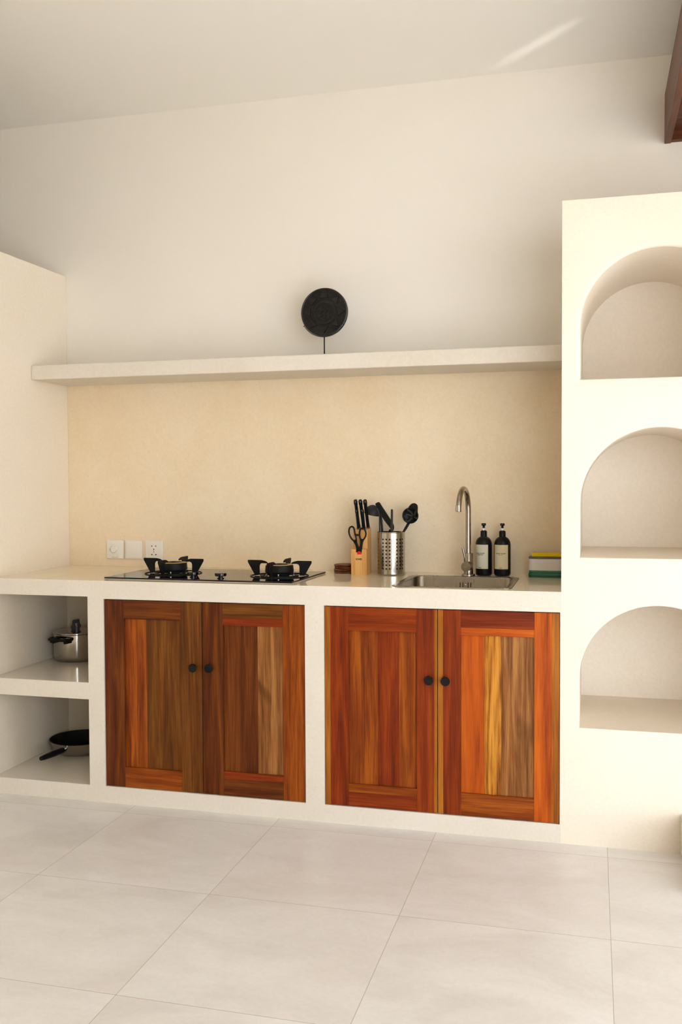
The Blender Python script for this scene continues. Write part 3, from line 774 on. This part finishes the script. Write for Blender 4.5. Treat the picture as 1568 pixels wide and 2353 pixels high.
# picture units -> metres on the plane y (traced outlines of the tools standing in the holder)
def T2(a, c_, y=.50):
    s_ = (y + 3.41) / 3.90
    X = (-.9238 + a / 11.2 * .001858) * s_; Z = 1.27914 - (1.27914 - (1.2155 - c_ / 11.2 * .00182)) * s_
    return Vector((X, y, Z))
def outline2(P, y): return [(T2(*q_, y).x, T2(*q_, y).z) for q_ in P]
bot = ZC + .008
def tool(name, label, base): E_ = empty(name, base); tag(E_, label, 'utensil', 'utensils in the steel holder'); return E_, tuple(base)
# ladle
y = .514
E_, eb = tool('soup_ladle', 'dark grey ladle with a domed bowl leaning left in the steel holder', (-.84, y, bot))
cc = T2(150, 470, y) + Vector((0, .012, 0))
bm = NB(); n_ = 10
for sgn, rr in ((1, 1.0), (0, .94)):
    lathe(bm, [(rr * .0335 * math.cos(PI / 2 * i / n_), rr * .0400 * math.sin(PI / 2 * i / n_)) for i in range(n_ + 1)], (0, 0, 0), 36)
rot = Matrix.Rotation(R(15), 4, 'Y') @ Matrix.Rotation(R(6), 4, 'X')
for v in bm.verts: v.co = rot @ v.co + cc
part('bowl', bm, M['nylon'], E_, eb, 60)
pts = smooth_poly([T2(300, 330, y), T2(345, 420, y), T2(368, 520, y), T2(370, 640, y), T2(370, 780, y), T2(372, 930, y)], 4, False) + [Vector((-.846, y, bot + .004))]
bm = NB(); tube(bm, pts, [.010 - .0045 * min(1, i / 9) for i in range(len(pts))], 12, flat=.6); part('handle', bm, M['nylon'], E_, eb, 60)
# wide turner (slab) and its handle
y = .526
E_, eb = tool('wide_spatula', 'wide black spatula blade tilted behind the ladle in the holder', (-.80, y, bot))
bm = NB(); poly = smooth_poly([Vector((*q_, 0)) for q_ in outline2([(262, 215), (300, 172), (345, 156), (380, 180), (430, 260), (520, 400), (640, 585), (705, 690), (735, 770), (730, 850), (690, 925), (655, 850), (600, 770), (500, 640), (400, 480), (340, 350)], y)], 3)
prism(bm, [(p_.x, p_.y) for p_ in poly], (0, y, 0), X_, Z_, Y_, .006); part('blade', bm, M['nylonb'], E_, eb)
bm = NB(); tube(bm, [T2(640, 860, y), T2(600, 990, y), Vector((-.818, y, bot + .004))], [.005, .005, .0045], 10); part('handle', bm, M['nylonb'], E_, eb, 60)
# rod beside the ladle
y = .512
E_, eb = tool('cooking_fork', 'thin black handle standing just right of the grey ladle handle', (-.838, y, bot))
bm = NB(); tube(bm, [T2(400, 440, y), T2(415, 620, y), T2(435, 930, y), Vector((-.838, y, bot + .004))], [.003, .0044, .0052, .005], 10, flat=.6); part('handle', bm, M['nylonb'], E_, eb, 60)
# thin upright
y = .485
E_, eb = tool('thin_spatula', 'thin upright black utensil in the middle of the steel holder', (-.80, y, bot))
bm = NB(); prism(bm, [(p_.x, p_.y) for p_ in smooth_poly([Vector((*q_, 0)) for q_ in outline2([(663, 360), (678, 340), (696, 345), (706, 370), (704, 600), (700, 800), (695, 960), (650, 960), (652, 800), (660, 600)], y)], 3)], (0, y, 0), X_, Z_, Y_, .012); part('blade', bm, M['nylon'], E_, eb)
bm = NB(); tube(bm, [T2(672, 940, y), Vector((-.803, y, bot + .004))], .004, 10); part('handle', bm, M['nylon'], E_, eb, 60)
# solid spoon behind, pasta server in front
y = .516
E_, eb = tool('serving_spoon', 'black serving spoon standing behind the pasta server at right', (-.775, y, bot))
bm = NB(); poly = smooth_poly([Vector((*q_, 0)) for q_ in outline2([(1090, 320), (1165, 215), (1240, 182), (1310, 205), (1343, 265), (1340, 380), (1335, 470), (1280, 640), (1180, 700), (1080, 690), (1030, 560), (1035, 430)], y)], 3)
prism(bm, [(p_.x, p_.y) for p_ in poly], (0, y, 0), X_, Z_, Y_, .005); part('bowl', bm, M['nylonb'], E_, eb)
bm = NB(); tube(bm, [T2(1130, 660, y), T2(1050, 820, y), T2(965, 950, y), Vector((-.785, y, bot + .004))], [.010, .007, .006, .005], 12, flat=.6); part('handle', bm, M['nylonb'], E_, eb, 60)
y = .494
E_, eb = tool('pasta_server', 'black pasta server with blunt prongs at the right of the holder', (-.79, y, bot))
cc = T2(1155, 500, y); rx, rz = .0335, .0325
bm = NB(); n_ = 8
lathe(bm, [(math.cos(PI / 2 * i / n_), math.sin(PI / 2 * i / n_)) for i in range(n_ + 1)], seg=40)
for v in bm.verts: v.co = Vector((cc.x + v.co.x * rx, cc.y + v.co.z * .014, cc.z + v.co.y * rz))
lathe2 = [(1.0, 0), (1.03, .12), (.97, .22), (.90, .18), (.88, .0)]
bm2 = NB(); lathe(bm2, lathe2, seg=40)
for v in bm2.verts: v.co = Vector((cc.x + v.co.x * rx, cc.y - v.co.z * .02, cc.z + v.co.y * rz))
part('bowl', bm, M['nylonb'], E_, eb, 60); part('rim', bm2, M['nylonb'], E_, eb, 60)
for P in ([(1045, 480), (1090, 475), (1150, 490), (1190, 520)], [(1055, 630), (1100, 640), (1150, 610), (1190, 560)], [(1090, 360), (1140, 380), (1180, 430), (1200, 480)], [(1290, 380), (1270, 440), (1250, 490)], [(1330, 560), (1300, 560), (1260, 540)]):
    bm = NB(); pp = smooth_poly([T2(*q_, y - .006) for q_ in P], 3, False); n = len(pp)
    pp = [p_ - Vector((0, .008 * (1 - i / (n - 1)), 0)) for i, p_ in enumerate(pp)]
    tube(bm, [pp[0] + (pp[0] - pp[1]) * .5] + pp, [.0015] + [.0042] * n, 10); part('prong', bm, M['nylon'], E_, eb, 60)
bm = NB(); tube(bm, smooth_poly([T2(1140, 640, y), T2(1090, 720, y), T2(1020, 830, y), T2(950, 960, y)], 3, False) + [Vector((-.80, y, bot + .004))], [.013, .0115, .010, .0088, .008, .0072, .0068, .0066, .0064, .0064, .005], 12, flat=.6); part('handle', bm, M['nylonb'], E_, eb, 60)

# ------------------------------------------------------------------ soap bottles
def bottle(x, y, label, lines, a0, a1, lm):
    base = (x, y, ZC); E_ = empty('soap_bottle', base); tag(E_, label, 'bottle', 'soap bottles behind the sink')
    rb = .0335
    bm = NB(); lathe(bm, [(0, .001), (.024, 0), (.0285, .0015), (.0325, .006), (rb, .011), (rb, .128), (.0325, .137), (.0295, .1455), (.0245, .153), (.0185, .1575), (.0135, .160), (.0125, .162)], base, 56)
    part('bottle_body', bm, M['blackm'], E_, base, 40)
    bm = NB(); lathe(bm, [(.0128, .158), (.0134, .1585), (.0134, .181), (.0122, .1835), (.0088, .184), (.0088, .186), (0, .186)], base, 36); part('collar', bm, M['black'], E_, base, 35)
    bm = NB(); lathe(bm, [(0, .185), (.0048, .185), (.0048, .197), (0, .197)], base, 20); o = part('pump_stem', bm, M['stem'], E_, base, 35); o['label'] = 'white pump stem'
    bm = NB(); lathe(bm, [(0, .195), (.0050, .195), (.0050, .204), (.0088, .2055), (.0092, .2125), (.0080, .2150), (0, .2152)], base, 28)
    tube(bm, [(x + .0, y - .002, ZC + .209), (x + .003, y - .028, ZC + .2095), (x + .0032, y - .032, ZC + .206)], [.0050, .0042, .0036], 12); part('pump_head', bm, M['black'], E_, base, 35)
    view = math.atan2(-3.41 - y, 0 - x); n = 20; rl_ = rb + .0004; z0, z1 = ZC + .0300, ZC + .1285
    bm = NB(); prev = None
    for i in range(n + 1):
        th = view + R(a0 + (a1 - a0) * i / n)
        cur = [bm.verts.new((x + rr * math.cos(th), y + rr * math.sin(th), z)) for rr, z in ((rl_, z0), (rl_, z1), (rb - .0005, z1), (rb - .0005, z0))]
        if prev:
            for k in range(4): bm.faces.new((prev[k], prev[(k + 1) % 4], cur[(k + 1) % 4], cur[k]))
        prev = cur
    lb_ = part('paper_label', bm, lm, E_, base, 40)
    mid = view + R((a0 + a1) / 2)
    for (body_, size, z, bold) in lines:
        # wrap the lettering round the bottle
        cu = bpy.data.curves.new('lettering', 'FONT'); cu.body = body_; cu.size = size; cu.align_x = 'CENTER'; cu.align_y = 'CENTER'; cu.offset = bold
        t = bpy.data.objects.new('lettering', cu); COL.objects.link(t); dg = bpy.context.evaluated_depsgraph_get(); dg.update()
        me = bpy.data.meshes.new_from_object(t.evaluated_get(dg)); bpy.data.objects.remove(t)
        for v in me.vertices:
            th = mid + v.co.x / rl_; v.co = Vector(((rl_ + .0003) * math.cos(th), (rl_ + .0003) * math.sin(th), z + v.co.y))
        me.materials.clear(); me.materials.append(M['ink']); o = bpy.data.objects.new('lettering', me); COL.objects.link(o); o.parent = lb_
M['blackm'] = simple('matte_black_bottle', (.004, .004, .004), .4, spec=.28)
bottle(-.4335, .5255, 'matte black dish soap pump bottle nearest the faucet', [('DISH SOAP', .0075, .0930, .00015), ('LEMON OIL', .0048, .0870, .0002), ('500 ML', .0042, .0345, .0001)], -84, 31, M['label'])
bottle(-.3575, .5255, 'matte black hand soap pump bottle, the one farther from the faucet', [('HAND SOAP', .0075, .0930, .00015), ('ALOE VERA', .0042, .0870, .0000), ('500 ML', .0042, .0345, .0001)], -68, 42, M['label2'])

# ------------------------------------------------------------------ sponge caddy
cx0, cx1, cy0, cy1 = -.2505, -.1120, .478, .562
C = empty('soap_dispensing_caddy', ((cx0 + cx1) / 2, (cy0 + cy1) / 2, ZC)); cbb = tuple(C.location); tag(C, 'white and green sponge caddy in the corner beside the niche column', 'sponge caddy')
def rbox(x0, x1, y0, y1, z0, z1, rr, inset=.0, top=True):
    bm = NB(); loft_rings(bm, [rrect(x0 + .002, x1 - .002, y0 + .002, y1 - .002, rr, z0), rrect(x0, x1, y0, y1, rr, z0 + .002), rrect(x0, x1, y0, y1, rr, z1 - .002), rrect(x0 + .0015, x1 - .0015, y0 + .0015, y1 - .0015, rr, z1)], True, True); return bm
part('tray', rbox(cx0 - .001, cx1 + .001, cy0 - .002, cy1, ZC, ZC + .0045, .012), M['green'], C, cbb, 40)
part('soap_tank', rbox(cx0, cx1, cy0, cy1, ZC + .0046, ZC + .0188, .014), M['greend'], C, cbb, 40)
part('tank_lip', rbox(cx0 + .002, cx1 - .002, cy0 + .002, cy1 - .002, ZC + .0189, ZC + .0279, .014), M['green'], C, cbb, 40)
part('shell', rbox(cx0 + .001, cx1 - .001, cy0, cy1, ZC + .028, ZC + .0755, .016), M['white2'], C, cbb, 40)
part('rim', rbox(cx0 + .0005, cx1 - .0005, cy0 - .0005, cy1 + .0005, ZC + .0758, ZC + .0825, .016), M['grey'], C, cbb, 40)
bm = NB(); box(bm, cx0 + .013, cx1 - .008, cy0 + .010, cy1 - .010, ZC + .0828, ZC + .0975, 0, .003, 2)
tag(obj('kitchen_sponge', bm, M['sponge']), 'yellow sponge lying on top of the white caddy', 'sponge')

# ------------------------------------------------------------------ carved disc on its stand
dx, dy, dz, dr = -1.0885, .452, 1.9840, .1005
D_ = empty('carved_disc', (dx, dy, dz - dr)); db = tuple(D_.location); tag(D_, 'round black carved disc with a star pattern displayed on the shelf', 'ornament')
def toY(bm, y=0):
    for v in bm.verts: v.co = Vector((dx + v.co.x, dy + y - v.co.z, dz + v.co.y))
bm = NB(); lathe(bm, [(0, 0), (.094, 0), (.094, .003), (.0965, .0045), (.0995, .003), (dr, -.001), (dr, -.012), (.098, -.015), (0, -.015)], seg=96); toY(bm); part('disc', bm, M['disc'], D_, db, 35)
bm = NB()
for rr in (.017 * 2.95, .0565, .0325, .0385):
    lathe(bm, [(rr - .0009, -.0005), (rr - .0006, .0016), (rr + .0006, .0016), (rr + .0009, -.0005)], seg=80)
def arc(bm, rr, a0, a1, wd=.0009, h=.0015, c=(0, 0)):
    n = max(4, int((a1 - a0) / 6)); prev = None
    for i in range(n + 1):
        a = R(a0 + (a1 - a0) * i / n)
        cur = [bm.verts.new((c[0] + q_ * math.cos(a), c[1] + q_ * math.sin(a), z)) for q_, z in ((rr - wd, -.0003), (rr - wd * .6, h), (rr + wd * .6, h), (rr + wd, -.0003))]
        if prev:
            for k in range(3): bm.faces.new((prev[k], prev[k + 1], cur[k + 1], cur[k]))
        prev = cur
for k in range(8):
    a = 90 + 45 * k
    for j, rr in enumerate((.0655, .071, .0765, .082, .0875)):
        hw_ = (rr - .0565) / .034 * 11.5 + 5
        arc(bm, rr, a + 22.5 - hw_ * .0 - (hw_) * .95, a + 22.5 + hw_ * .95)
for k in range(44):
    a = 2 * PI * k / 44; d = Vector((math.cos(a), math.sin(a), 0)); prism(bm, [(.0512, -.0009), (.0555, -.0009), (.0555, .0009), (.0512, .0009)], (0, 0, .0006), d, d.cross(Vector(Z_)), Z_, .0018)
for k in range(4):
    a = 45 + 90 * k + 45; cxx, cyy = .0185 * math.cos(R(a)), .0185 * math.sin(R(a))
    for rr in (.0095, .0052): arc(bm, rr, 0, 360, c=(cxx, cyy), wd=.0008)
arc(bm, .0068, 0, 360)
for k in range(4):
    d = Vector((math.cos(PI / 4 + PI / 2 * k), math.sin(PI / 4 + PI / 2 * k), 0)); prism(bm, [(.008, -.0008), (.031, -.0008), (.031, .0008), (.008, .0008)], (0, 0, .0005), d, d.cross(Vector(Z_)), Z_, .0018)
bmesh.ops.scale(bm, vec=(1, 1, 1.6), verts=bm.verts); toY(bm); part('relief', bm, M['disc'], D_, db)
bm = NB()
for k in range(8):
    a = R(90 + 45 * k); d = Vector((math.cos(a), math.sin(a), 0)); e = d.cross(Vector(Z_)); bs = .0585; w_ = .0195; tp = .0905
    A = [bm.verts.new(d * bs + e * w_), bm.verts.new(d * bs - e * w_), bm.verts.new(d * tp)]
    Bv = [bm.verts.new(d * (bs + .0012) + e * (w_ - .002) + Vector((0, 0, .0036))), bm.verts.new(d * (bs + .0012) - e * (w_ - .002) + Vector((0, 0, .0036))), bm.verts.new(d * (tp - .004) + Vector((0, 0, .0036)))]
    bm.faces.new(Bv)
    for i in range(3): j = (i + 1) % 3; bm.faces.new((A[i], A[j], Bv[j], Bv[i]))
toY(bm); part('star_point', bm, M['disc'], D_, db)
ST = empty('display_stand', (dx, dy, ZST)); stb = tuple(ST.location); tag(ST, 'thin black metal stand holding the carved disc on the shelf', 'stand')
bm = NB(); tube(bm, [(dx, dy, ZST + .004), (dx, dy, dz - dr - .0035)], .0027, 12); part('rod', bm, M['matte'], ST, stb, 50)
bm = NB(); box(bm, dx - .03, dx + .03, dy - .03, dy + .03, ZST, ZST + .005, 0, .001); part('base_plate', bm, M['matte'], ST, stb)
bm = NB()
rr = dr + .0022
pp = [(dx + rr * math.cos(R(a)), dy, dz + (rr) * math.sin(R(a))) for a in range(214, 327, 4)]
tube(bm, [(pp[0][0] + .003, dy - .010, pp[0][2] + .004), (pp[0][0] - .003, dy - .006, pp[0][2] + .001)] + pp + [(pp[-1][0] + .003, dy - .006, pp[-1][2] + .001), (pp[-1][0] - .003, dy - .010, pp[-1][2] + .004)], .0014, 8); part('cradle', bm, M['matte'], ST, stb, 60)

# ------------------------------------------------------------------ stock pot in the upper cubby
px_, py_ = -2.262, .447
P_ = empty('stock_pot', (px_, py_, ZS1)); pb = tuple(P_.location); tag(P_, 'lidded stainless steel pot with black handles in the upper open shelf', 'pot')
bm = NB(); lathe(bm, [(0, 0), (.078, 0), (.088, .003), (.0965, .012), (.099, .024), (.099, .122), (.1015, .1235)], pb, 72); part('pot_body', bm, M['steelp'], P_, pb, 35)
bm = NB(); lathe(bm, [(.1020, .1240), (.1045, .1265), (.1040, .1295), (.0990, .1310), (.070, .1330), (.030, .1345), (0, .1350)], pb, 72); part('lid', bm, M['steelp'], P_, pb, 35)
vd = Vector((.507, -.862, 0)); sd = Vector((.862, .507, 0))
bm = NB()
uvw = [(-.0195, .0), (-.024, .011), (-.0175, .021), (-.0155, .040), (-.010, .0435), (.012, .0475), (.0155, .045), (.0165, .029), (.0225, .017), (.0165, .008), (.015, .0)]
inn = [(.004, .0), (.002, .008), (.0045, .014), (.0, .021), (.007, .032), (-.0055, .029), (-.004, .018), (-.001, .012), (-.003, .004)]
poly = uvw[:1] + [q_ for q_ in uvw[1:]]
A = uvw + [(.006, 0), (.004, .006), (.007, .012), (.004, .020), (.0085, .031), (-.004, .029), (-.003, .018), (.000, .012), (-.002, .006), (.001, 0)]
prism(bm, A, Vector(pb) + Vector((0, 0, .1345)), sd, Z_, vd, .016); part('lid_handle', bm, M['black'], P_, pb)
for aa in (-99.5, 80.5):
    c_ = R(aa); dd = Vector((math.cos(c_), math.sin(c_), 0)); ee = Vector((-math.sin(c_), math.cos(c_), 0))
    bm = NB(); top_ = .1065
    # grip bar seen as a bracket with two feet
    o_ = Vector(pb) + dd * .098 + Vector((0, 0, top_))
    plan = smooth_poly([Vector(q_) for q_ in ((-.052, -.006, 0), (-.048, .020, 0), (-.034, .034, 0), (0, .037, 0), (.034, .034, 0), (.048, .020, 0), (.052, -.006, 0))], 3, False)
    tube(bm, [o_ + ee * v.x + dd * (v.y) for v in plan], [.0078] * len(plan), 12, flat=.85)
    for s in (-1, 1):
        prism(bm, [(-.014, .004), (.014, .004), (.012, -.016), (-.006, -.019)] if s > 0 else [(.014, .004), (-.014, .004), (-.012, -.016), (.006, -.019)], o_ + ee * s * .036 + dd * .006, ee, Z_, dd, .030)
    part('side_handle', bm, M['black'], P_, pb, 50)

# ------------------------------------------------------------------ frying pan in the lower cubby
fx_, fy_ = -2.2400, .4380
FP = empty('frying_pan', (fx_, fy_, ZL)); fpb = tuple(FP.location); tag(FP, 'steel frying pan with black non-stick inside in the lower open shelf', 'frying pan')
bm = NB(); lathe(bm, [(0, 0), (.100, 0), (.110, .003), (.122, .018), (.131, .042), (.136, .0565)], fpb, 72); part('pan_body', bm, M['steelp'], FP, fpb, 35)
bm = NB(); lathe(bm, [(.1365, .0565), (.1370, .0585), (.1350, .0590), (.129, .043), (.119, .020), (.106, .0065), (0, .0050)], fpb, 72); part('coating', bm, M['matte'], FP, fpb, 35)
A0 = Vector((-2.2420, .300, .1060)); A1 = Vector((-2.262, .148, .1075)); dd = (A1 - A0).normalized()
bm = NB(); tube(bm, [A0 + (A0 - A1) * .05, A0 + dd * .02, A0 + dd * .07, A0 + dd * .13, A1], [.0085, .0135, .0140, .0120, .0095], 12, flat=.95, flatdir=(0, 0, 1)); part('handle', bm, M['black'], FP, fpb, 50)
bm = NB(); tube(bm, [A0 - dd * .020 + Vector((0, 0, .004)), A0 + Vector((0, 0, .002)), A0 + dd * .012], [.009, .0115, .0125], 14, flat=.75, flatdir=(0, 0, 1)); part('handle_bracket', bm, M['steelp'], FP, fpb, 50)

# aim the stand-in spot along the ceiling streak
tgt = Vector((-.22, .385, ZCEIL)); src = Vector((2.6, -2.45, .02)); go.location = src
go.rotation_euler = (tgt - src).to_track_quat('-Z', 'Y').to_euler(); go.scale = (.16, 1, 1)
